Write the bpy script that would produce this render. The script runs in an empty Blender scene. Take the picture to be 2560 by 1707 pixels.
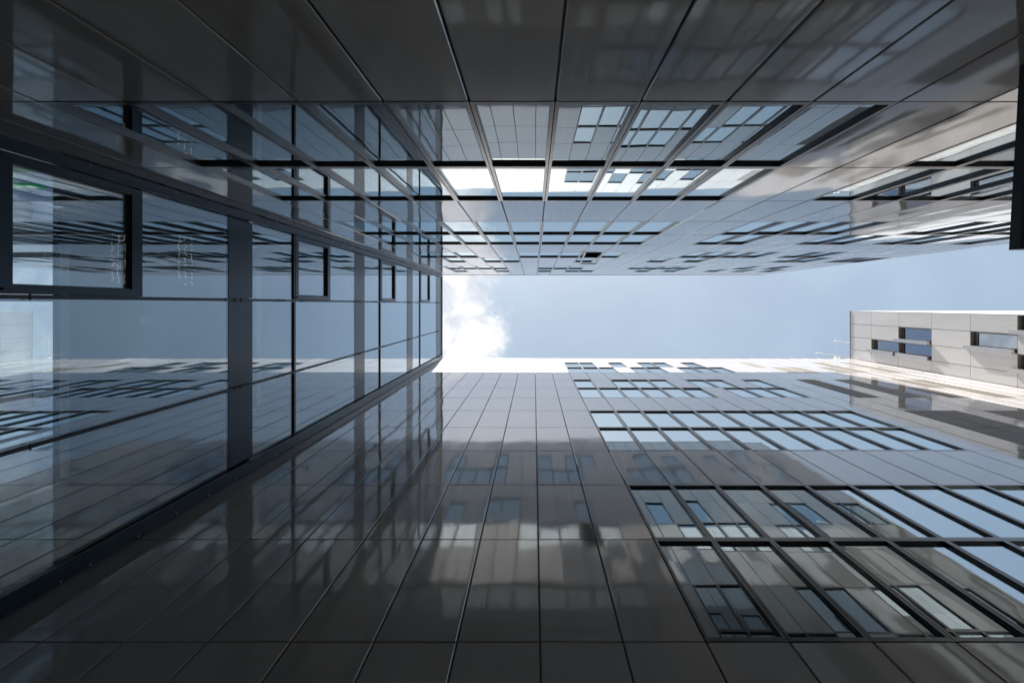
import bpy, math, random
from math import radians, sin, cos, pi, tan
random.seed(7)
S = bpy.context.scene
K = 1.6        # height factor of the storeys
C = S.collection

# ------------------------------------------------------------------ camera
cam_d = bpy.data.cameras.new("camera"); cam = bpy.data.objects.new("camera", cam_d); C.objects.link(cam)
cam_d.lens = 19.2; cam_d.sensor_width = 36.0
cam_d.shift_x = -0.0215; cam_d.shift_y = -0.0365
cam_d.clip_start = 0.05; cam_d.clip_end = 5000
cam.location = (0, 0, 0); cam.rotation_euler = (pi, 0, 0)      # looks straight up; image down = +Y
S.camera = cam

# ------------------------------------------------------------------ light
SUN_EL, SUN_AZ = 53.9, -7.0            # sun stands over the -Y side, a touch towards -X
sd = bpy.data.lights.new("sun", 'SUN'); so = bpy.data.objects.new("sun", sd); C.objects.link(so)
sd.energy = 5.0; sd.angle = radians(0.5); sd.color = (1.0, 0.945, 0.87)
e, a = radians(SUN_EL), radians(SUN_AZ)
import mathutils
sun_vec = mathutils.Vector((cos(e) * sin(a), -cos(e) * cos(a), sin(e)))
so.rotation_euler = sun_vec.to_track_quat('Z', 'Y').to_euler(); so.location = (0, -30, 40)

w = bpy.data.worlds.new("World"); S.world = w; w.use_nodes = True
nt = w.node_tree; N = nt.nodes; L = nt.links; N.clear()
def nd(t, **k):
    n = N.new(t)
    for kk, v in k.items(): setattr(n, kk, v)
    return n
def mth(op, a, b=None, c=None):
    n = nd('ShaderNodeMath', operation=op)
    for i, v in enumerate((a, b, c)):
        if v is None: continue
        if isinstance(v, (int, float)): n.inputs[i].default_value = v
        else: L.new(v, n.inputs[i])
    return n.outputs[0]
def mrange(v, a, b, c=0.0, d=1.0, smooth=True):
    n = nd('ShaderNodeMapRange'); n.interpolation_type = 'SMOOTHSTEP' if smooth else 'LINEAR'
    L.new(v, n.inputs[0])
    for i, x in zip((1, 2, 3, 4), (a, b, c, d)): n.inputs[i].default_value = x
    return n.outputs[0]
sky = nd('ShaderNodeTexSky'); sky.sky_type = 'NISHITA'; sky.sun_disc = False
sky.sun_elevation = radians(SUN_EL); sky.sun_rotation = radians(180 - SUN_AZ)
sky.air_density = 1.0; sky.dust_density = 3.0; sky.ozone_density = 1.0; sky.altitude = 0
tc = nd('ShaderNodeTexCoord'); sx = nd('ShaderNodeSeparateXYZ'); L.new(tc.outputs['Generated'], sx.inputs[0])
zz = mth('MAXIMUM', sx.outputs[2], 0.05)
px = mth('MULTIPLY', mth('DIVIDE', sx.outputs[0], zz), K); py = mth('MULTIPLY', mth('DIVIDE', sx.outputs[1], zz), K)
cv = nd('ShaderNodeCombineXYZ'); L.new(px, cv.inputs[0]); L.new(py, cv.inputs[1])
def noise(scale, detail, rough, off, dist=0.0):
    mp = nd('ShaderNodeMapping'); L.new(cv.outputs[0], mp.inputs[0]); mp.inputs['Location'].default_value = off
    n = nd('ShaderNodeTexNoise'); L.new(mp.outputs[0], n.inputs['Vector'])
    n.inputs['Scale'].default_value = scale; n.inputs['Detail'].default_value = detail
    n.inputs['Roughness'].default_value = rough; n.inputs['Distortion'].default_value = dist
    return n.outputs[0]
n1 = noise(7.0, 9, 0.62, (3.1, 1.7, 0.0), 0.3)
n2 = noise(2.6, 8, 0.58, (0.4, 5.2, 0.0), 0.4)
# main cloud: an ellipse over (-0.34, 0.10), edge broken up by noise
ex = mth('DIVIDE', mth('SUBTRACT', px, -0.36), 0.29)
ey = mth('DIVIDE', mth('SUBTRACT', py, 0.09), 0.40)
r = mth('SQRT', mth('ADD', mth('MULTIPLY', ex, ex), mth('MULTIPLY', ey, ey)))
den = mth('SUBTRACT', mth('MULTIPLY_ADD', n1, 1.35, 0.33), r)
c1 = mrange(den, -0.02, 0.26)
# scattered fair-weather clouds away from the zenith
rr = mth('SQRT', mth('ADD', mth('MULTIPLY', px, px), mth('MULTIPLY', py, py)))
cov = mth('ADD', mrange(rr, 0.55, 1.5, 0.0, 0.13), mth('ADD', mrange(px, -1.1, -1.5, 0.0, 0.13), mth('MULTIPLY', mrange(px, 0.3, 0.7), mrange(py, 0.2, 0.4, 0.0, 0.07))))
c2 = mrange(mth('ADD', n2, cov), 0.58, 0.74)
c2 = mth('MULTIPLY', c2, mth('MAXIMUM', mrange(px, -0.8, -1.3), mth('MULTIPLY', mrange(py, 0.2, 0.4), mrange(rr, 0.5, 0.9))))
dens = mth('MAXIMUM', c1, mth('MULTIPLY', c2, 0.85))
veil = mth('MULTIPLY', mth('MULTIPLY_ADD', mrange(n2, 0.3, 0.75), 0.10, 0.28), mrange(px, -1.2, -0.7, 0.15, 1.0))       # thin high haze that pales the blue
mx0 = nd('ShaderNodeMix', data_type='RGBA'); L.new(veil, mx0.inputs[0]); L.new(sky.outputs[0], mx0.inputs[6])
mx0.inputs[7].default_value = (4.7, 6.0, 6.5, 1)
mx1 = nd('ShaderNodeMix', data_type='RGBA'); L.new(dens, mx1.inputs[0]); L.new(mx0.outputs[2], mx1.inputs[6])
n3 = noise(11.0, 7, 0.6, (7.7, 2.2, 0.0), 0.6)
cr_ = nd('ShaderNodeMix', data_type='RGBA'); L.new(mrange(n3, 0.34, 0.62), cr_.inputs[0])
cr_.inputs[6].default_value = (4.4, 4.65, 5.15, 1); cr_.inputs[7].default_value = (6.3, 6.35, 6.5, 1)
L.new(cr_.outputs[2], mx1.inputs[7])
bg = nd('ShaderNodeBackground'); L.new(mx1.outputs[2], bg.inputs[0]); bg.inputs[1].default_value = 0.05
ow = nd('ShaderNodeOutputWorld'); L.new(bg.outputs[0], ow.inputs[0])

S.view_settings.view_transform = 'Standard'; S.view_settings.look = 'None'; S.view_settings.gamma = 1
S.view_settings.exposure = 1.80
cy = S.cycles
cy.max_bounces = 14; cy.glossy_bounces = 12; cy.transparent_max_bounces = 24; cy.diffuse_bounces = 5
cy.sample_clamp_indirect = 2.5; cy.blur_glossy = 0.1
cy.use_denoising = True

# ------------------------------------------------------------------ materials
def principled(name, base, metallic=0.0, rough=0.4, ior=1.5, wave=None, rough_noise=0.0, tint_var=0.0):
    m = bpy.data.materials.new(name); m.use_nodes = True
    t = m.node_tree; b = t.nodes['Principled BSDF']
    b.inputs['Base Color'].default_value = (*base, 1); b.inputs['Metallic'].default_value = metallic
    b.inputs['Roughness'].default_value = rough; b.inputs['IOR'].default_value = ior
    co = t.nodes.new('ShaderNodeTexCoord')
    if wave:
        sc, strength, dist = wave
        n = t.nodes.new('ShaderNodeTexNoise'); n.inputs['Scale'].default_value = sc; n.inputs['Detail'].default_value = 1.0
        if tint_var:     # every sheet buckles in its own way
            ta = t.nodes.new('ShaderNodeAttribute'); ta.attribute_name = 'tint'
            sc_ = t.nodes.new('ShaderNodeVectorMath'); sc_.operation = 'SCALE'; sc_.inputs[0].default_value = (37.0, 53.0, 71.0); t.links.new(ta.outputs['Fac'], sc_.inputs['Scale'])
            av = t.nodes.new('ShaderNodeVectorMath'); av.operation = 'ADD'; t.links.new(co.outputs['Object'], av.inputs[0]); t.links.new(sc_.outputs[0], av.inputs[1])
            t.links.new(av.outputs[0], n.inputs['Vector'])
        else: t.links.new(co.outputs['Object'], n.inputs['Vector'])
        bp = t.nodes.new('ShaderNodeBump'); bp.inputs['Strength'].default_value = strength; bp.inputs['Distance'].default_value = dist
        t.links.new(n.outputs[0], bp.inputs['Height']); t.links.new(bp.outputs[0], b.inputs['Normal'])
    n = t.nodes.new('ShaderNodeTexNoise'); n.inputs['Scale'].default_value = 3.0; n.inputs['Detail'].default_value = 5
    t.links.new(co.outputs['Object'], n.inputs['Vector'])
    if rough_noise:
        mr = t.nodes.new('ShaderNodeMapRange'); t.links.new(n.outputs[0], mr.inputs[0])
        mr.inputs[1].default_value = 0.3; mr.inputs[2].default_value = 0.7
        mr.inputs[3].default_value = rough; mr.inputs[4].default_value = rough + rough_noise
        t.links.new(mr.outputs[0], b.inputs['Roughness'])
    if tint_var:
        at = t.nodes.new('ShaderNodeAttribute'); at.attribute_name = 'tint'
        mr = t.nodes.new('ShaderNodeMapRange'); t.links.new(at.outputs['Fac'], mr.inputs[0])
        mr.inputs[3].default_value = 1 - tint_var; mr.inputs[4].default_value = 1 + tint_var
        ml = t.nodes.new('ShaderNodeVectorMath'); ml.operation = 'SCALE'
        mp = t.nodes.new('ShaderNodeMapping'); mp.inputs['Scale'].default_value = (5, 5, 0.35); t.links.new(co.outputs['Object'], mp.inputs[0])
        st = t.nodes.new('ShaderNodeTexNoise'); st.inputs['Scale'].default_value = 1.6; st.inputs['Detail'].default_value = 6; t.links.new(mp.outputs[0], st.inputs['Vector'])
        m2 = t.nodes.new('ShaderNodeMapRange'); t.links.new(st.outputs[0], m2.inputs[0]); m2.inputs[1].default_value = .3; m2.inputs[2].default_value = .7
        m2.inputs[3].default_value = .94; m2.inputs[4].default_value = 1.04
        m3 = t.nodes.new('ShaderNodeMath'); m3.operation = 'MULTIPLY'; t.links.new(mr.outputs[0], m3.inputs[0]); t.links.new(m2.outputs[0], m3.inputs[1])
        ml.inputs[0].default_value = base; t.links.new(m3.outputs[0], ml.inputs['Scale'])
        t.links.new(ml.outputs[0], b.inputs['Base Color'])
    return m

def glass(name, f0, through, gloss, power=5.0, rough=0.0, wave=None):
    m = bpy.data.materials.new(name); m.use_nodes = True
    t = m.node_tree; t.nodes.clear()
    lw = t.nodes.new('ShaderNodeLayerWeight'); lw.inputs[0].default_value = 0.5
    pw = t.nodes.new('ShaderNodeMath'); pw.operation = 'POWER'; pw.inputs[1].default_value = power
    t.links.new(lw.outputs['Facing'], pw.inputs[0])
    ma = t.nodes.new('ShaderNodeMath'); ma.operation = 'MULTIPLY_ADD'; ma.inputs[1].default_value = 1 - f0; ma.inputs[2].default_value = f0
    t.links.new(pw.outputs[0], ma.inputs[0])
    tr = t.nodes.new('ShaderNodeBsdfTransparent'); tr.inputs[0].default_value = (*through, 1)
    gl = t.nodes.new('ShaderNodeBsdfGlossy'); gl.inputs['Color'].default_value = (*gloss, 1); gl.inputs['Roughness'].default_value = rough
    if wave:
        co = t.nodes.new('ShaderNodeTexCoord')
        n = t.nodes.new('ShaderNodeTexNoise'); n.inputs['Scale'].default_value = wave[0]; n.inputs['Detail'].default_value = 1.0
        t.links.new(co.outputs['Object'], n.inputs['Vector'])
        bp = t.nodes.new('ShaderNodeBump'); bp.inputs['Strength'].default_value = wave[1]; bp.inputs['Distance'].default_value = wave[2]
        t.links.new(n.outputs[0], bp.inputs['Height']); t.links.new(bp.outputs[0], gl.inputs['Normal'])
    mx = t.nodes.new('ShaderNodeMixShader'); o = t.nodes.new('ShaderNodeOutputMaterial')
    t.links.new(ma.outputs[0], mx.inputs[0]); t.links.new(tr.outputs[0], mx.inputs[1]); t.links.new(gl.outputs[0], mx.inputs[2])
    t.links.new(mx.outputs[0], o.inputs[0])
    return m

def sheet(name, base, f0, power, rough, wave, rough_noise=0.02, tint_var=0.06, gloss=(1, 1, 1), flake=(0.34, 0.34, 0.34)):
    """lacquered metal sheet: matt body colour under a clear gloss whose reflection climbs towards grazing angles"""
    m = principled(name, base, 0.0, 0.55, 1.3, wave=wave, rough_noise=0.0, tint_var=tint_var)
    t = m.node_tree; b = t.nodes['Principled BSDF']; b.inputs['Specular IOR Level'].default_value = 0.0
    out = t.nodes['Material Output']
    bump = b.inputs['Normal'].links[0].from_socket
    lw = t.nodes.new('ShaderNodeLayerWeight'); lw.inputs[0].default_value = 0.5
    pw = t.nodes.new('ShaderNodeMath'); pw.operation = 'POWER'; pw.inputs[1].default_value = power
    t.links.new(lw.outputs['Facing'], pw.inputs[0])
    ma = t.nodes.new('ShaderNodeMath'); ma.operation = 'MULTIPLY_ADD'; ma.inputs[1].default_value = 0.80 - f0; ma.inputs[2].default_value = f0
    t.links.new(pw.outputs[0], ma.inputs[0])
    gl = t.nodes.new('ShaderNodeBsdfGlossy'); gl.inputs['Color'].default_value = (*gloss, 1)
    t.links.new(bump, gl.inputs['Normal'])
    co = t.nodes.new('ShaderNodeTexCoord'); n = t.nodes.new('ShaderNodeTexNoise'); n.inputs['Scale'].default_value = 2.2; n.inputs['Detail'].default_value = 4
    t.links.new(co.outputs['Object'], n.inputs['Vector'])
    mr = t.nodes.new('ShaderNodeMapRange'); t.links.new(n.outputs[0], mr.inputs[0])
    mr.inputs[1].default_value = 0.3; mr.inputs[2].default_value = 0.7; mr.inputs[3].default_value = rough; mr.inputs[4].default_value = rough + rough_noise
    t.links.new(mr.outputs[0], gl.inputs['Roughness'])
    mx = t.nodes.new('ShaderNodeMixShader'); t.links.new(ma.outputs[0], mx.inputs[0])
    fl = t.nodes.new('ShaderNodeBsdfGlossy'); fl.inputs['Color'].default_value = (*flake, 1); fl.inputs['Roughness'].default_value = 0.55
    mf = t.nodes.new('ShaderNodeMixShader'); mf.inputs[0].default_value = 0.18
    t.links.new(b.outputs[0], mf.inputs[1]); t.links.new(fl.outputs[0], mf.inputs[2])
    t.links.new(mf.outputs[0], mx.inputs[1]); t.links.new(gl.outputs[0], mx.inputs[2]); t.links.new(mx.outputs[0], out.inputs[0])
    return m

def emit(name, col, s):
    m = bpy.data.materials.new(name); m.use_nodes = True; b = m.node_tree.nodes['Principled BSDF']
    b.inputs['Base Color'].default_value = (*col, 1); b.inputs['Emission Color'].default_value = (*col, 1); b.inputs['Emission Strength'].default_value = s
    return m

M_PANEL = sheet('silver_panel', (0.40, 0.372, 0.35), 0.025, 2.7, 0.04, (1.3, 1.0, 0.0022), rough_noise=0.02, gloss=(0.93, 0.96, 1.0), flake=(0.40, 0.395, 0.39))
M_WING = principled('pale_panel', (0.54, 0.545, 0.55), 0.2, 0.32, 1.5, wave=(0.9, 0.3, 0.003), rough_noise=0.02, tint_var=0.05)
M_DARKP = principled('bronze_panel', (0.085, 0.076, 0.066), 0.0, 0.5, 1.35, rough_noise=0.08)
M_JOINT = principled('joint_black', (0.012, 0.012, 0.013), 0.0, 0.6)
M_FRAME = principled('anthracite_frame', (0.12, 0.12, 0.125), 0.6, 0.16, 1.9, rough_noise=0.06)
M_CORE = principled('room_dark', (0.035, 0.036, 0.038), 0.0, 0.8)
M_COPE = principled('coping_metal', (0.45, 0.45, 0.46), 0.6, 0.25)
M_WGLASS = glass('tinted_glass', 0.42, (0.3, 0.36, 0.4), (0.85, 0.93, 1.0), 4.0, wave=(1.1, 1.0, 0.001))
M_GLASS = glass('window_glass', 0.40, (0.38, 0.42, 0.43), (0.83, 0.94, 1.0), 3.2, wave=(1.1, 1.0, 0.0012))
M_BGLASS = glass('bridge_glass', 0.165, (0.90, 0.95, 0.97), (0.82, 0.91, 0.98), 3.2, wave=(0.9, 1.0, 0.0011))
M_BLUE = principled('navy_metal', (0.016, 0.030, 0.048), 0.35, 0.2, 1.33, rough_noise=0.05)
M_RUBBER = principled('black_seal', (0.008, 0.008, 0.009), 0.0, 0.5)
M_CEIL = principled('ceiling_paint', (0.12, 0.122, 0.13), 0.0, 0.7)
M_LIGHT = principled('pale_strip', (0.75, 0.78, 0.80), 0.0, 0.6)
M_STEEL = principled('steel', (0.80, 0.80, 0.80), 0.9, 0.3)
M_WHITE = principled('white_tube', (0.80, 0.80, 0.80), 0.0, 0.4)
M_CANOPY = principled('canopy_black', (0.012, 0.015, 0.022), 0.0, 0.35, rough_noise=0.1)
M_GROUND = principled('paving_grey', (0.10, 0.10, 0.10), 0.0, 0.8, rough_noise=0.1)
M_BEIGE = principled('reveal_beige', (0.22, 0.205, 0.185), 0.1, 0.4)
M_GREEN = emit('exit_green', (0.01, 0.20, 0.07), 0.2)
M_SIGNW = emit('exit_white', (0.80, 0.85, 0.80), 0.2)
M_BULB = emit('bulb_warm', (1.0, 0.93, 0.72), 0.28)

# ------------------------------------------------------------------ mesh helper
class MB:
    def __init__(s): s.v = []; s.f = []; s.m = []; s.sm = []; s.t = []
    def quad(s, pts, mat=0, smooth=False, tint=0.5):
        i = len(s.v); s.v += pts; s.f.append(tuple(range(i, i + len(pts)))); s.m.append(mat); s.sm.append(smooth); s.t.append(tint)
    def box(s, lo, hi, mat=0):
        x0, y0, z0 = lo; x1, y1, z1 = hi
        if x0 > x1: x0, x1 = x1, x0
        if y0 > y1: y0, y1 = y1, y0
        if z0 > z1: z0, z1 = z1, z0
        p = [(x0,y0,z0),(x1,y0,z0),(x1,y1,z0),(x0,y1,z0),(x0,y0,z1),(x1,y0,z1),(x1,y1,z1),(x0,y1,z1)]
        i = len(s.v); s.v += p
        for f in ((3,2,1,0),(4,5,6,7),(0,1,5,4),(2,3,7,6),(1,2,6,5),(3,0,4,7)):
            s.f.append(tuple(i + k for k in f)); s.m.append(mat); s.sm.append(False); s.t.append(0.5)
    def patch(s, grid, mat=0, tint=0.5):
        ny = len(grid); nx = len(grid[0]); i = len(s.v)
        for row in grid: s.v += row
        for j in range(ny - 1):
            for k in range(nx - 1):
                q = i + j * nx + k
                s.f.append((q, q + 1, q + nx + 1, q + nx)); s.m.append(mat); s.sm.append(True); s.t.append(tint)
    def tube(s, p, q, r, n=8, mat=0):
        p = mathutils.Vector(p); q = mathutils.Vector(q); d = (q - p).normalized()
        u = d.orthogonal().normalized(); v = d.cross(u); i = len(s.v)
        for c in (p, q):
            for k in range(n):
                a = 2 * pi * k / n; s.v.append(tuple(c + u * (r * cos(a)) + v * (r * sin(a))))
        for k in range(n):
            s.f.append((i + k, i + (k + 1) % n, i + n + (k + 1) % n, i + n + k)); s.m.append(mat); s.sm.append(True); s.t.append(.5)
        s.f.append(tuple(i + k for k in reversed(range(n)))); s.m.append(mat); s.sm.append(False); s.t.append(.5)
        s.f.append(tuple(i + n + k for k in range(n))); s.m.append(mat); s.sm.append(False); s.t.append(.5)
    def ball(s, c, r, n=8, mat=0):
        rows = []
        for j in range(n // 2 + 1):
            th = pi * j / (n // 2)
            rows.append([(c[0] + r * sin(th) * cos(2*pi*k/n), c[1] + r * sin(th) * sin(2*pi*k/n), c[2] + r * cos(th)) for k in range(n + 1)])
        s.patch(rows, mat)
    def mesh(s, name, mats, off=(0, 0, 0)):
        me = bpy.data.meshes.new(name)
        me.from_pydata([(x - off[0], y - off[1], z - off[2]) for x, y, z in s.v], [], s.f)
        for m in mats: me.materials.append(m)
        me.polygons.foreach_set('material_index', s.m); me.polygons.foreach_set('use_smooth', s.sm)
        at = me.attributes.new('tint', 'FLOAT', 'FACE'); at.data.foreach_set('value', s.t)
        me.update(); return me
    def build(s, name, mats, parent=None, loc=(0, 0, 0)):
        """verts are in the parent's space; loc is the object's own origin in that space"""
        if not isinstance(mats, (list, tuple)): mats = [mats]
        o = bpy.data.objects.new(name, s.mesh(name, mats, loc)); C.objects.link(o); o.location = loc
        if parent: o.parent = parent
        return o

def root(name, loc, label, cat, group=None):
    o = bpy.data.objects.new(name, None); C.objects.link(o); o.location = loc; o.empty_display_size = 0.3
    o['label'] = label; o['category'] = cat
    if group: o['group'] = group
    return o
def tag(o, label, cat, group=None):
    o['label'] = label; o['category'] = cat
    if group: o['group'] = group
    return o

GZ = -1.6
F_PX, VPX, VPY, WPX, HPX = 1365.33, 1335.0, 760.0, 2560, 1707
def proj(p):
    z = max(p[2], 0.2); return VPX + F_PX * p[0] / z, VPY + F_PX * p[1] / z

# ------------------------------------------------------------------ ground
g = MB(); g.box((-300, -300, GZ - 0.3), (300, 300, GZ)); go = g.build('ground', M_GROUND); go['kind'] = 'structure'

# ------------------------------------------------------------------ the two street facades
def facade(r, sy, AMP, MOD, d, x0, z0, rh, rows, cols, ztop, wins, darks, opens, uend, ustart, glassm, reveal=0.034):
    """r root empty at (0, sy*d, GZ). u along X, depth v: + towards the street."""
    ox, oy, oz = r.location
    P = lambda u, v, z: (u - ox, sy * (d - v) - oy, z - oz)
    zr = [z0 + rh * i for i in range(rows[0], rows[1])] + [ztop]
    rr = list(range(rows[0], rows[1]))
    cl = MB(); bk = MB()
    G = 0.008; CH = 0.006; BD = -0.035; SEG = 5
    def cell(c, i):
        u0 = x0 + MOD * c; return max(u0, ustart), min(u0 + MOD, uend), zr[i - rows[0]], zr[i - rows[0] + 1]
    def panel(mb, u0, u1, z0_, z1_, mat=0, amp=AMP):
        a0, a1, b0, b1 = u0 + G, u1 - G, z0_ + G * 0.8, z1_ - G * 0.8
        if a1 - a0 < 0.05: return
        tint = random.random(); A = random.gauss(0, 0.0016) * amp; B = random.gauss(0, 0.0010) * amp; B2 = random.gauss(0, 0.0008) * amp
        tu = random.gauss(0, 0.0013); tv = random.gauss(0, 0.0022)
        grid = []
        for j in range(SEG + 1):
            t = j / SEG; row = []
            for k in range(SEG + 1):
                s_ = k / SEG
                h = A * sin(pi*s_) * sin(pi*t) + B * sin(2*pi*s_) * sin(pi*t) + B2 * sin(pi*s_) * sin(2*pi*t)
                h += tu * (s_ - .5) + tv * (t - .5)
                row.append(P(a0 + CH + (a1 - a0 - 2*CH) * s_, h, b0 + CH + (b1 - b0 - 2*CH) * t))
            grid.append(row)
        mb.patch(grid, mat, tint)
        c = [(a0, b0, -tu/2 - tv/2), (a1, b0, tu/2 - tv/2), (a1, b1, tu/2 + tv/2), (a0, b1, -tu/2 + tv/2)]
        inn = [(a0 + CH, b0 + CH), (a1 - CH, b0 + CH), (a1 - CH, b1 - CH), (a0 + CH, b1 - CH)]
        for k in range(4):
            n = (k + 1) % 4
            mb.quad([P(c[k][0], c[k][2] - CH, c[k][1]), P(c[n][0], c[n][2] - CH, c[n][1]), P(inn[n][0], c[n][2], inn[n][1]), P(inn[k][0], c[k][2], inn[k][1])], mat, False, tint)
            mb.quad([P(c[k][0], c[k][2] - CH, c[k][1]), P(c[n][0], c[n][2] - CH, c[n][1]), P(c[n][0], BD + .003, c[n][1]), P(c[k][0], BD + .003, c[k][1])], mat, False, tint)
    ndark = 0
    for i in rr:
        for c in range(cols[0], cols[1] + 1):
            u0, u1, a, b = cell(c, i)
            if u1 - u0 < 0.08 or (c, i) in wins: continue
            bk.quad([P(u0, BD, a), P(u1, BD, a), P(u1, BD, b), P(u0, BD, b)])
            if (c, i) in darks:
                q = MB(); panel(q, u0, u1, a, b, 0, 0.4); q.build('dark_panel', M_DARKP, r)['label'] = 'dark bronze panel flush in the pale cladding'
            else: panel(cl, u0, u1, a, b)
    cl.build('cladding', M_PANEL, r); bk.build('backing', M_JOINT, r)
    # body behind the skin
    b = MB()
    b.box(P(ustart, -0.55, GZ), P(uend - 0.02, -9.0, ztop - 0.08)); b.build('core', M_CORE, r)
    b = MB(); b.box(P(ustart, 0.012, ztop + .002), P(uend + .012, -0.60, ztop + 0.045)); b.build('coping', M_COPE, r)
    b = MB(); b.box(P(uend + .002, -0.04, GZ), P(uend - 0.018, -9.0, ztop)); b.build('end_wall', M_COPE, r)
    # windows
    J, HB, SB = 0.034, 0.027 * K, 0.039 * K
    cache = {}
    def win_mb(w_, h_, frame, pane, ou=0, oz_=0, opened=False):
        L_ = lambda u, v, z: (u + ou, -sy * v, z + oz_)
        bx = lambda mb, a, c_, mat=0: mb.box(L_(*a), L_(*c_), mat)
        D = -reveal - 0.03
        bx(frame, (0.004, .002, 0), (J, D, h_)); bx(frame, (w_ - J, .002, 0), (w_ - .004, D, h_))
        bx(frame, (J, .002, 0.004), (w_ - J, D, SB)); bx(frame, (J, .002, h_ - HB), (w_ - J, D, h_ - .004))
        # inner sash step
        s = 0.006
        bx(frame, (J, -reveal + .012, SB), (J + s, -reveal - .02, h_ - HB)); bx(frame, (w_ - J - s, -reveal + .012, SB), (w_ - J, -reveal - .02, h_ - HB))
        bx(frame, (J + s, -reveal + .012, SB), (w_ - J - s, -reveal - .02, SB + s)); bx(frame, (J + s, -reveal + .012, h_ - HB - s), (w_ - J - s, -reveal - .02, h_ - HB))
        if not opened:
            bx(pane, (J + s, -reveal, SB + s), (w_ - J - s, -reveal - 0.008, h_ - HB - s))
    items = []
    for (c, i) in wins:
        if not (rows[0] <= i < rows[1]) or not (cols[0] <= c <= cols[1]): continue
        u0, u1, a, b_ = cell(c, i)
        if u1 - u0 < MOD * .9: continue
        ps = [proj((u, sy * d, z)) for u in (u0, u1) for z in (a, b_)]
        xs = [p[0] for p in ps]; ys = [p[1] for p in ps]
        inside = min(xs) < WPX and max(xs) > 0 and min(ys) < HPX and max(ys) > 0
        hid = (u0 + u1) / 2 < -5.0
        items.append(((max(xs) - min(xs)) * (max(ys) - min(ys)) if inside and not hid else 0, c, i, u0, u1, a, b_))
    items.sort(reverse=True)
    rest_f, rest_p = MB(), MB()
    for n, (ar, c, i, u0, u1, a, b_) in enumerate(items):
        opened = (c, i) in opens
        if ar > 0 and (n < 96 or opened):
            key = (round(u1 - u0, 4), round(b_ - a, 4), opened)
            if key not in cache:
                fm, pm = MB(), MB(); win_mb(u1 - u0, b_ - a, fm, pm, 0, 0, opened)
                cache[key] = (fm.mesh('window', [M_FRAME]), None if opened else pm.mesh('pane', [glassm]))
            fme, pme = cache[key]
            o = bpy.data.objects.new('window', fme); C.objects.link(o); o.parent = r; o.location = P(u0, 0, a)
            if pme:
                p = bpy.data.objects.new('pane', pme); C.objects.link(p); p.parent = o
                t = random.gauss(0, 0.0012); p.rotation_euler = (random.gauss(0, 0.0012), 0, t)
            if opened:
                o['label'] = 'open window with its sash tilted outwards on a stay arm'
                w_, h_ = u1 - u0, b_ - a
                s = MB(); ang = radians(7)
                def T(u, v, z):      # hinged at the foot, top leaning out
                    zz_ = z - SB; return (u, -sy * (v * cos(ang) + zz_ * sin(ang) - 0.01), SB + zz_ * cos(ang) - v * sin(ang))
                def bar(u0_, u1_, z0_, z1_):
                    pts = [T(u, v, z) for v in (0, -0.03) for (u, z) in ((u0_, z0_), (u1_, z0_), (u1_, z1_), (u0_, z1_))]
                    k = len(s.v); s.v += pts
                    for f in ((0,1,2,3),(7,6,5,4),(0,4,5,1),(1,5,6,2),(2,6,7,3),(3,7,4,0)):
                        s.f.append(tuple(k + q for q in f)); s.m.append(0); s.sm.append(False); s.t.append(.5)
                z1_ = h_ - HB - 0.01; b0, b1 = J + .005, w_ - J - .005
                bar(b0, b0 + .05, SB, z1_); bar(b1 - .05, b1, SB, z1_); bar(b0 + .05, b1 - .05, SB, SB + .05); bar(b0 + .05, b1 - .05, z1_ - .05, z1_)
                s.build('open_sash', M_FRAME, o)
                s = MB(); s.tube(T(b1 - .02, -.02, z1_ - .1), (b1 - .02, sy * reveal, z1_ - .15), .008); s.tube(T(b0 + .02, -.02, z1_ - .1), (b0 + .02, sy * reveal, z1_ - .15), .008)
                s.build('stay_arm', M_STEEL, o)
        else:
            px_, py_, pz_ = P(u0, 0, a)
            win_mb(u1 - u0, b_ - a, rest_f, rest_p, 0, 0)
            nf, npn = len(rest_f.v), len(rest_p.v)
            for mb, k in ((rest_f, 8 * 8), (rest_p, 8)):
                for q in range(len(mb.v) - k, len(mb.v)):
                    x_, y_, z_ = mb.v[q]; mb.v[q] = (x_ + px_, y_ + py_, z_ + pz_)
    if rest_f.v:
        o = rest_f.build('small_windows', M_FRAME, r); o['kind'] = 'stuff'
        o2 = rest_p.build('small_panes', glassm, o); o2['kind'] = 'stuff'

def rowset(d): return {(c, i) for i, cs in d.items() for c in cs}
R = lambda a, b: list(range(a, b + 1))

# upper facade in the picture (-Y side)
dN, xN, zN, rN, NTOP = 1.5753, 0.165, 2.6593 * K, 1.2833 * K, 18.49 * K
NEND = 12.39
winsN = rowset({0: R(-6, 3) + R(6, 17), 1: R(-6, 3) + R(6, 17), 3: R(-6, 3) + R(6, 9) + R(12, 17), 4: R(-6, 3) + [6, 7, 10, 11, 13, 14, 16],
    6: [-6, -5, -4, -1, 0, 1, 2, 3, 7, 8, 9, 10, 12, 13], 7: [-5, -3, -2, 2, 6, 8, 13, 14, 16, 17],
    9: [-6, -5, -4, -3, 0, 1, 2, 6, 7, 8, 9, 13, 15], 10: [-6, -3, 0, 2, 3, 7, 9, 12, 14, 16]})
winsN |= rowset({i: R(-30, -14) for i in (0, 1, 3, 4, 6)}); winsN |= rowset({7: R(-30, -14)[::2], 9: R(-30, -14)[1::2]})
rN_ = root('office_building', (0, -dN, GZ), 'grey panelled office building across the top, with one tilted open window', 'building')
facade(rN_, -1, 1.0, 0.6708, dN, xN, zN, rN, (-4, 12), (-33, 19), NTOP, winsN, set(), {(2, 6)}, NEND, -22.0, M_GLASS)

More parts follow.
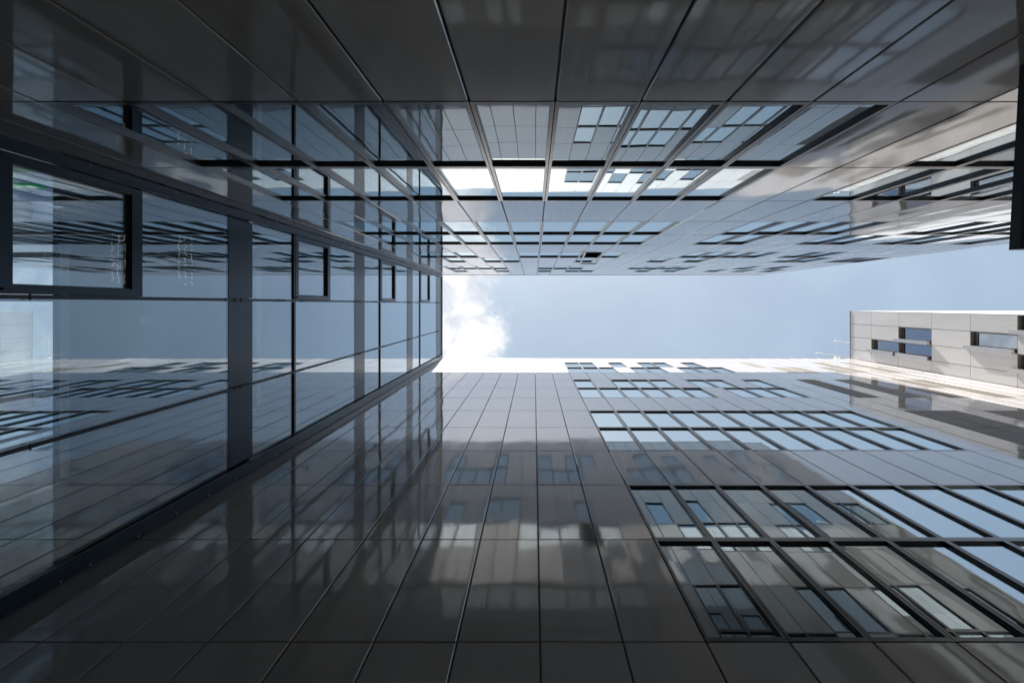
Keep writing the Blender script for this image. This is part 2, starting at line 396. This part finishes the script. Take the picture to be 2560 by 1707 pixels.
# lower facade in the picture (+Y side)
dS, xS, zS, rS, STOP = 2.92, 0.052, 2.9546 * K, 1.2833 * K, 18.35 * K
winsS = rowset({0: R(2, 11), 1: R(2, 11), 3: R(2, 11), 4: R(2, 11), 6: R(2, 7) + [9, 10, 11], 7: [2, 4, 5, 6, 8, 9, 11],
    9: [2, 3, 4, 6, 7, 9, 10, 11], 10: [2, 3, 5, 7, 8, 10]})
winsS |= rowset({i: R(-30, -13) for i in (0, 1, 3, 4)}); winsS |= rowset({6: R(-30, -13)[::2], 7: R(-30, -13)[1::2], 9: R(-29, -13)[::3], 10: R(-28, -13)[::3]})
darksS = rowset({6: [14, 16, 18, 20], 7: [14, 16, 19, 20], 3: [14, 15, 17, 18], 4: [14, 15, 17, 18], 9: [15, 16, 18, 19, 21], 10: [14, 19, 21], 0: [14, 15], 1: [14, 15]})
rS_ = root('office_building', (0, dS, GZ), 'office building across the bottom whose top strip of pale panels is sunlit', 'building')
facade(rS_, 1, 0.55, 0.72, dS, xS, zS, rS, (-4, 12), (-31, 23), STOP, winsS, darksS, set(), 17.0, -22.0, M_GLASS)

# ------------------------------------------------------------------ glazed bridge on the left
BX, FX = -4.97, -7.75
YN, YS = -dN + 0.012, dS - 0.012
rB = root('glazed_bridge', (BX, 0.6, 1.6 * K), 'blue glazed link building closing the left side between both facades', 'building')
o_ = rB.location.copy()
def bb(lo, hi, name, mat, parent=None, mb=None):
    m = mb or MB(); m.box([lo[k] - o_[k] for k in range(3)], [hi[k] - o_[k] for k in range(3)])
    if mb is None: return m.build(name, mat, parent or rB)
ST = [dict(b=1.62, t=2.10, tr=3.13, cas=4.28), dict(b=5.55, t=6.03, tr=7.065, cas=8.263), dict(b=9.47, t=10.02, tr=11.01, cas=12.20), dict(b=13.38, t=13.99, tr=14.87, cas=16.24), dict(b=17.36, t=18.35)]
ST = [{k_: v_ * K for k_, v_ in d_.items()} for d_ in ST]
BT, BB = 18.35 * K, 1.6 * K
BAYS = [(-1.45, -0.07), (-0.07, 1.40), (1.40, 2.72)]
for k, s in enumerate(ST):
    bb((BX - .06, YN, s['b']), (FX + .06, YS, s['t']), 'floor_slab', M_CEIL)
    for (ya, yb) in BAYS:
        bb((BX, ya + .03, s['b'] + .004), (BX - .05, yb - .03, s['t'] - .004), 'spandrel', M_BLUE)
    bb((FX, YN, s['b'] + .004), (FX + .05, YS, s['t'] - .004), 'rear_spandrel', M_BLUE)
bb((BX + .05, YN, BT + .004), (FX - .05, YS, BT + .05), 'coping', M_COPE)
# closing strips by the corners, with screws
for sgn, ya, yb, ysc in ((-1, YN, -1.45, -1.54), (1, 2.72, YS, 2.885)):
    st = bb((BX + .05, ya, BB), (BX - .06, yb, BT), 'edge_strip', M_BLUE)
    rim = MB(); inner = yb if sgn < 0 else ya
    rim.box((BX + .052 - o_[0], inner - .018 - o_[1], BB - o_[2]), (BX + .07 - o_[0], inner + .018 - o_[1], BT - o_[2])); rim.build('rim', M_BLUE, st)
    zc = [K * z_ for z_ in [3.55, 3.785] + [4.245 + .46 * i for i in range(12)]]
    sm = None
    for z in zc:
        if sm is None:
            q = MB(); q.ball((0, 0, 0), .009, 8); sm = q.mesh('screw', [M_STEEL])
        so_ = bpy.data.objects.new('screw', sm); C.objects.link(so_); so_.parent = st
        so_.location = (BX + .051 - o_[0], ysc - o_[1], z - o_[2])
# mullion rails (vertical) with clips
for y in (-0.07, 1.40):
    m = bb((BX + .016, y - .022, BB), (BX - .05, y + .022, BT - .01), 'mullion', M_BLUE)
    q = MB()
    q.box((BX + .017 - o_[0], y - .010 - o_[1], BB - o_[2]), (BX + .030 - o_[0], y + .010 - o_[1], BT - .01 - o_[2]))
    q.build('guide_rail', M_RUBBER, m)
    q = MB()
    for k, s in enumerate(ST[:-1]):
        for z in (s['t'] + .9, s['t'] + 1.15, s['t'] + 2.0, ST[k+1]['b'] - .12, ST[k+1]['b'] + .15, ST[k+1]['b'] + .35):
            q.box((BX + .017 - o_[0], y - .030 - o_[1], z - .005 - o_[2]), (BX + .034 - o_[0], y + .030 - o_[1], z + .005 - o_[2]))
    q.build('clip', M_RUBBER, m)
def pane(ya, yb, za, zb, x, mat, parent=rB, name='pane'):
    m = MB(); cx, cy_, cz = x, (ya + yb) / 2, (za + zb) / 2
    m.box((-.006, ya - cy_, za - cz), (.006, yb - cy_, zb - cz))
    o = m.build(name, mat, parent); o.location = (cx - o_[0], cy_ - o_[1], cz - o_[2])
    o.rotation_euler = (0, random.gauss(0, .0006), random.gauss(0, .0005)); return o
def transom(ya, yb, z, x=BX, n='transom'):
    return bb((x + .022, ya + .025, z - .0255 * K), (x - .045, yb - .025, z + .0255 * K), n, M_BLUE)
for k, s in enumerate(ST[:-1]):
    top = ST[k + 1]['b']
    for n, (ya, yb) in enumerate(BAYS):
        pane(ya + .022, yb - .022, s['t'], s['tr'] - .0255 * K, BX - .012, M_BGLASS)
        transom(ya, yb, s['tr'])
        if n == 0:
            # opening casement and fixed light above
            za, zb = s['tr'] + .036, s['cas']
            y0, y1 = ya + .022, yb - .026; fw = .085; fz = .083 * K
            f = MB()
            for lo, hi in (((y0, za), (y0 + fw, zb)), ((y1 - fw, za), (y1, zb)), ((y0 + fw, za), (y1 - fw, za + fz)), ((y0 + fw, zb - fz), (y1 - fw, zb))):
                f.box((BX + .03 - o_[0], lo[0] - o_[1], lo[1] - o_[2]), (BX - .045 - o_[0], hi[0] - o_[1], hi[1] - o_[2]))
            cz = f.build('casement', M_BLUE, rB)
            g_ = MB(); e_ = .012
            for lo, hi in (((y0 + fw, za + fz), (y0 + fw + e_, zb - fz)), ((y1 - fw - e_, za + fz), (y1 - fw, zb - fz)), ((y0 + fw + e_, za + fz), (y1 - fw - e_, za + fz + e_)), ((y0 + fw + e_, zb - fz - e_), (y1 - fw - e_, zb - fz))):
                g_.box((BX + .012 - o_[0], lo[0] - o_[1], lo[1] - o_[2]), (BX - .04 - o_[0], hi[0] - o_[1], hi[1] - o_[2]))
            g_.build('seal', M_RUBBER, cz)
            pane(y0 + fw + e_, y1 - fw - e_, za + fz + e_, zb - fz - e_, BX - .03, M_BGLASS, cz)
            q = MB(); q.box((BX + .031 - o_[0], y1 - .06 - o_[1], za + .02 - o_[2]), (BX + .05 - o_[0], y1 - .035 - o_[1], za + .13 - o_[2])); q.build('handle', M_RUBBER, cz)
            pane(ya + .022, yb - .022, zb + .03, top, BX - .012, M_BGLASS); transom(ya, yb, zb + .014)
        else:
            pane(ya + .022, yb - .022, s['tr'] + .0255 * K, top, BX - .012, M_BGLASS)
    # rear face: larger lights
    for (ya, yb) in [(YN + .02, -0.10), (-0.04, 1.37), (1.43, YS - .02)]:
        pane(ya, yb, s['t'], top - .05, FX, M_BGLASS, name='rear_pane')
    bb((FX + .03, YN, top - .05), (FX - .03, YS, top - .002), 'rear_head', M_BLUE)
    bb((FX + .20, -.9, top - .006), (FX + .08, YS - .1, top - .05), 'light_strip', M_LIGHT)
for y in (-0.07, 1.40):
    bb((FX + .04, y - .03, BB), (FX - .04, y + .03, BT - .05), 'rear_mullion', M_BLUE)

# things inside the bridge
es = root('exit_sign', (-6.35, -1.46, 4.25 * K), 'small green emergency exit sign with white arrow behind the left glazing', 'sign')
q = MB(); q.box((-.19, -.02, -.11), (.19, .0, .11)); q.build('sign_body', M_GREEN, es)
q = MB()
Y_ = .004
def poly(pts): q.quad([(x_, Y_, z_) for x_, z_ in pts])
poly([(-.15, 0), (-.09, .05), (-.09, -.05)]); poly([(-.09, .018), (-.02, .018), (-.02, -.018), (-.09, -.018)])
poly([(.05, -.065), (.14, -.065), (.14, .065), (.05, .065)])
q.build('pictogram', M_SIGNW, es)
for k, (xa, ya, yb, kind) in enumerate(((-6.80, -1.15, -.33, 'string of warm fairy lights hung nearest the open casement window'), (-5.72, -1.12, -.30, 'string of warm fairy lights behind the narrow pane beside the dark post'))):
    fl = root('string_lights', (xa, ya, 5.55 * K - .05), kind, 'string lights', 'fairy lights under the bridge ceiling')
    for j in range(3):
        s = MB(); x_ = j * .10; n = 24
        s.tube((x_, 0, -.02), (x_, yb - ya, -.02), .002, 5, 0)
        for i in range(n):
            if random.random() < .75: s.ball((x_ + random.gauss(0, .008), (yb - ya) * (i + .5) / n, -.026 + random.gauss(0, .008)), .0045 + .003 * random.random(), 6, 1)
        s.build('strand', [M_RUBBER, M_BULB], fl)
q = MB(); q.box((-.07, -.07, -.03), (.07, .07, 0)); q.ball((0, 0, -.03), .035, 10)
sn = q.build('ceiling_sensor', M_LIGHT); sn.location = (-6.3, .25, 5.55 * K - .004)
tag(sn, 'small pale square sensor on the bridge ceiling behind glass', 'sensor')

# ------------------------------------------------------------------ wing at the right
WX, WY0 = 17.0, 0.387
rW = root('wing_building', (WX, WY0, GZ), 'light grey wing rising on the right with a few narrow windows and ledges', 'building')
wo = rW.location.copy()
def wb(lo, hi, mb): mb.box([lo[k] - wo[k] for k in range(3)], [hi[k] - wo[k] for k in range(3)])
WC = [WY0, 1.06, 1.76, 2.42, dS - .004]
WR = [z_ * K for z_ in (18.33, 17.2, 15.92, 14.6, 13.3, 12.0, 10.7, 9.4, 8.1, 6.8, 5.5, 4.2, 2.9, 1.6, .3)] + [GZ]
wwin = {(1, 2), (2, 1), (2, 2), (1, 4), (2, 5), (0, 5), (1, 7), (2, 7), (1, 8), (0, 10), (2, 10)}
cl = MB(); bk = MB()
for j in range(4):
    for i in range(15):
        y0, y1, z1, z0_ = WC[j], WC[j+1], WR[i], WR[i+1]
        if (j, i) in wwin: continue
        G = .009
        A = random.gauss(0, .0012); tnt = random.random(); grid = []
        for q_ in range(5):
            row = []
            for p_ in range(5):
                row.append((WX - wo[0] - A * sin(pi*p_/4) * sin(pi*q_/4), y0 + G + (y1 - y0 - 2*G) * p_/4 - wo[1], z0_ + G + (z1 - z0_ - 2*G) * q_/4 - wo[2]))
            grid.append(row)
        cl.patch(grid, 0, tnt)
        c = [(y0 + G, z0_ + G), (y1 - G, z0_ + G), (y1 - G, z1 - G), (y0 + G, z1 - G)]
        for k in range(4):
            n = (k + 1) % 4
            cl.quad([(x_ - wo[0], c[q2][0] - wo[1], c[q2][1] - wo[2]) for x_, q2 in ((WX, k), (WX, n), (WX + .03, n), (WX + .03, k))], 0, False, tnt)
        bk.quad([(WX + .032 - wo[0], y_ - wo[1], z_ - wo[2]) for y_, z_ in ((y0, z0_), (y1, z0_), (y1, z1), (y0, z1))])
cl.build('cladding', M_WING, rW); bk.build('backing', M_JOINT, rW)
b = MB(); wb((WX + .45, WY0 + .02, GZ), (WX + 13, dS + 9, 18.28 * K), b); b.build('core', M_CORE, rW)
b = MB(); wb((WX + .002, WY0 - .02, GZ), (WX + 13, WY0 - .002, 18.33 * K), b); b.build('side_wall', M_WING, rW)
b = MB(); wb((WX - .03, WY0 - .03, 18.33 * K + .004), (WX + 13, dS - .01, 18.33 * K + .05), b); b.build('coping', M_COPE, rW)
for (j, i) in sorted(wwin):
    y0, y1, z1, z0_ = WC[j], WC[j+1], WR[i], WR[i+1]; D = .16; t = .012
    f = MB()
    wb((WX + .001, y0 + .004, z0_), (WX + D + .05, y0 + t, z1), f); wb((WX + .001, y1 - t, z0_), (WX + D + .05, y1 - .004, z1), f)
    wb((WX + .001, y0 + t, z0_ + .004), (WX + D + .05, y1 - t, z0_ + t), f); wb((WX + .001, y0 + t, z1 - t), (WX + D + .05, y1 - t, z1 - .004), f)
    wo_ = f.build('window', M_BEIGE, rW)
    f = MB(); s = .05
    wb((WX + D - .03, y0 + t, z0_ + t), (WX + D + .03, y0 + t + s, z1 - t), f); wb((WX + D - .03, y1 - t - s, z0_ + t), (WX + D + .03, y1 - t, z1 - t), f)
    wb((WX + D - .03, y0 + t + s, z0_ + t), (WX + D + .03, y1 - t - s, z0_ + t + s), f); wb((WX + D - .03, y0 + t + s, z1 - t - .18), (WX + D + .03, y1 - t - s, z1 - t), f)
    f.build('frame', M_FRAME, wo_)
    f = MB(); wb((WX + D, y0 + t + s, z0_ + t + s), (WX + D + .008, y1 - t - s, z1 - t - .18), f); f.build('pane', M_WGLASS, wo_)
    f = MB(); wb((WX - .10, y1 - .15, z0_ + .12), (WX - .002, y1 + .005, z1 + .25), f); f.build('fin', M_COPE, wo_)

# guard rail on the roof corner
rr_ = root('roof_rail', (16.2, 2.6, 18.35 * K + .07), 'thin white guard rail on the roof corner beside the wing', 'railing')
q = MB()
q.tube((.0, -.60, .05), (.85, -.52, .05), .024); q.tube((-1.0, .02, .05), (.85, .30, .05), .024); q.build('rail', M_WHITE, rr_)
q = MB(); q.tube((.05, -.60, .05), (.12, .20, .05), .012); q.build('tie', M_WHITE, rr_)
q = MB(); q.tube((.12, .30, -.07), (.12, .30, .25), .02); q.tube((.32, .33, -.07), (.32, .33, .25), .02); q.build('post', M_WHITE, rr_)

# ------------------------------------------------------------------ dark canopy slab at the right edge
cr = root('canopy', (3.13, -dN, 2.2 * K), 'dark canopy slab jutting out from the upper facade at the right edge', 'canopy')
q = MB()
pts = [(.07, .005), (1.6, .005), (1.6, 1.22), (0.0, 1.22)]
for zz_, flip in ((0, True), (.08, False)):
    p = [(x_, y_, zz_) for x_, y_ in pts]; q.quad(p[::-1] if flip else p)
for k in range(4):
    n = (k + 1) % 4; q.quad([(*pts[k], 0), (*pts[n], 0), (*pts[n], .08), (*pts[k], .08)])
q.build('slab', M_CANOPY, cr)
q = MB(); q.box((.25, .03, .084), (.31, 1.1, .115)); q.box((1.2, .03, .084), (1.26, 1.1, .115)); q.build('bracket', M_CANOPY, cr)
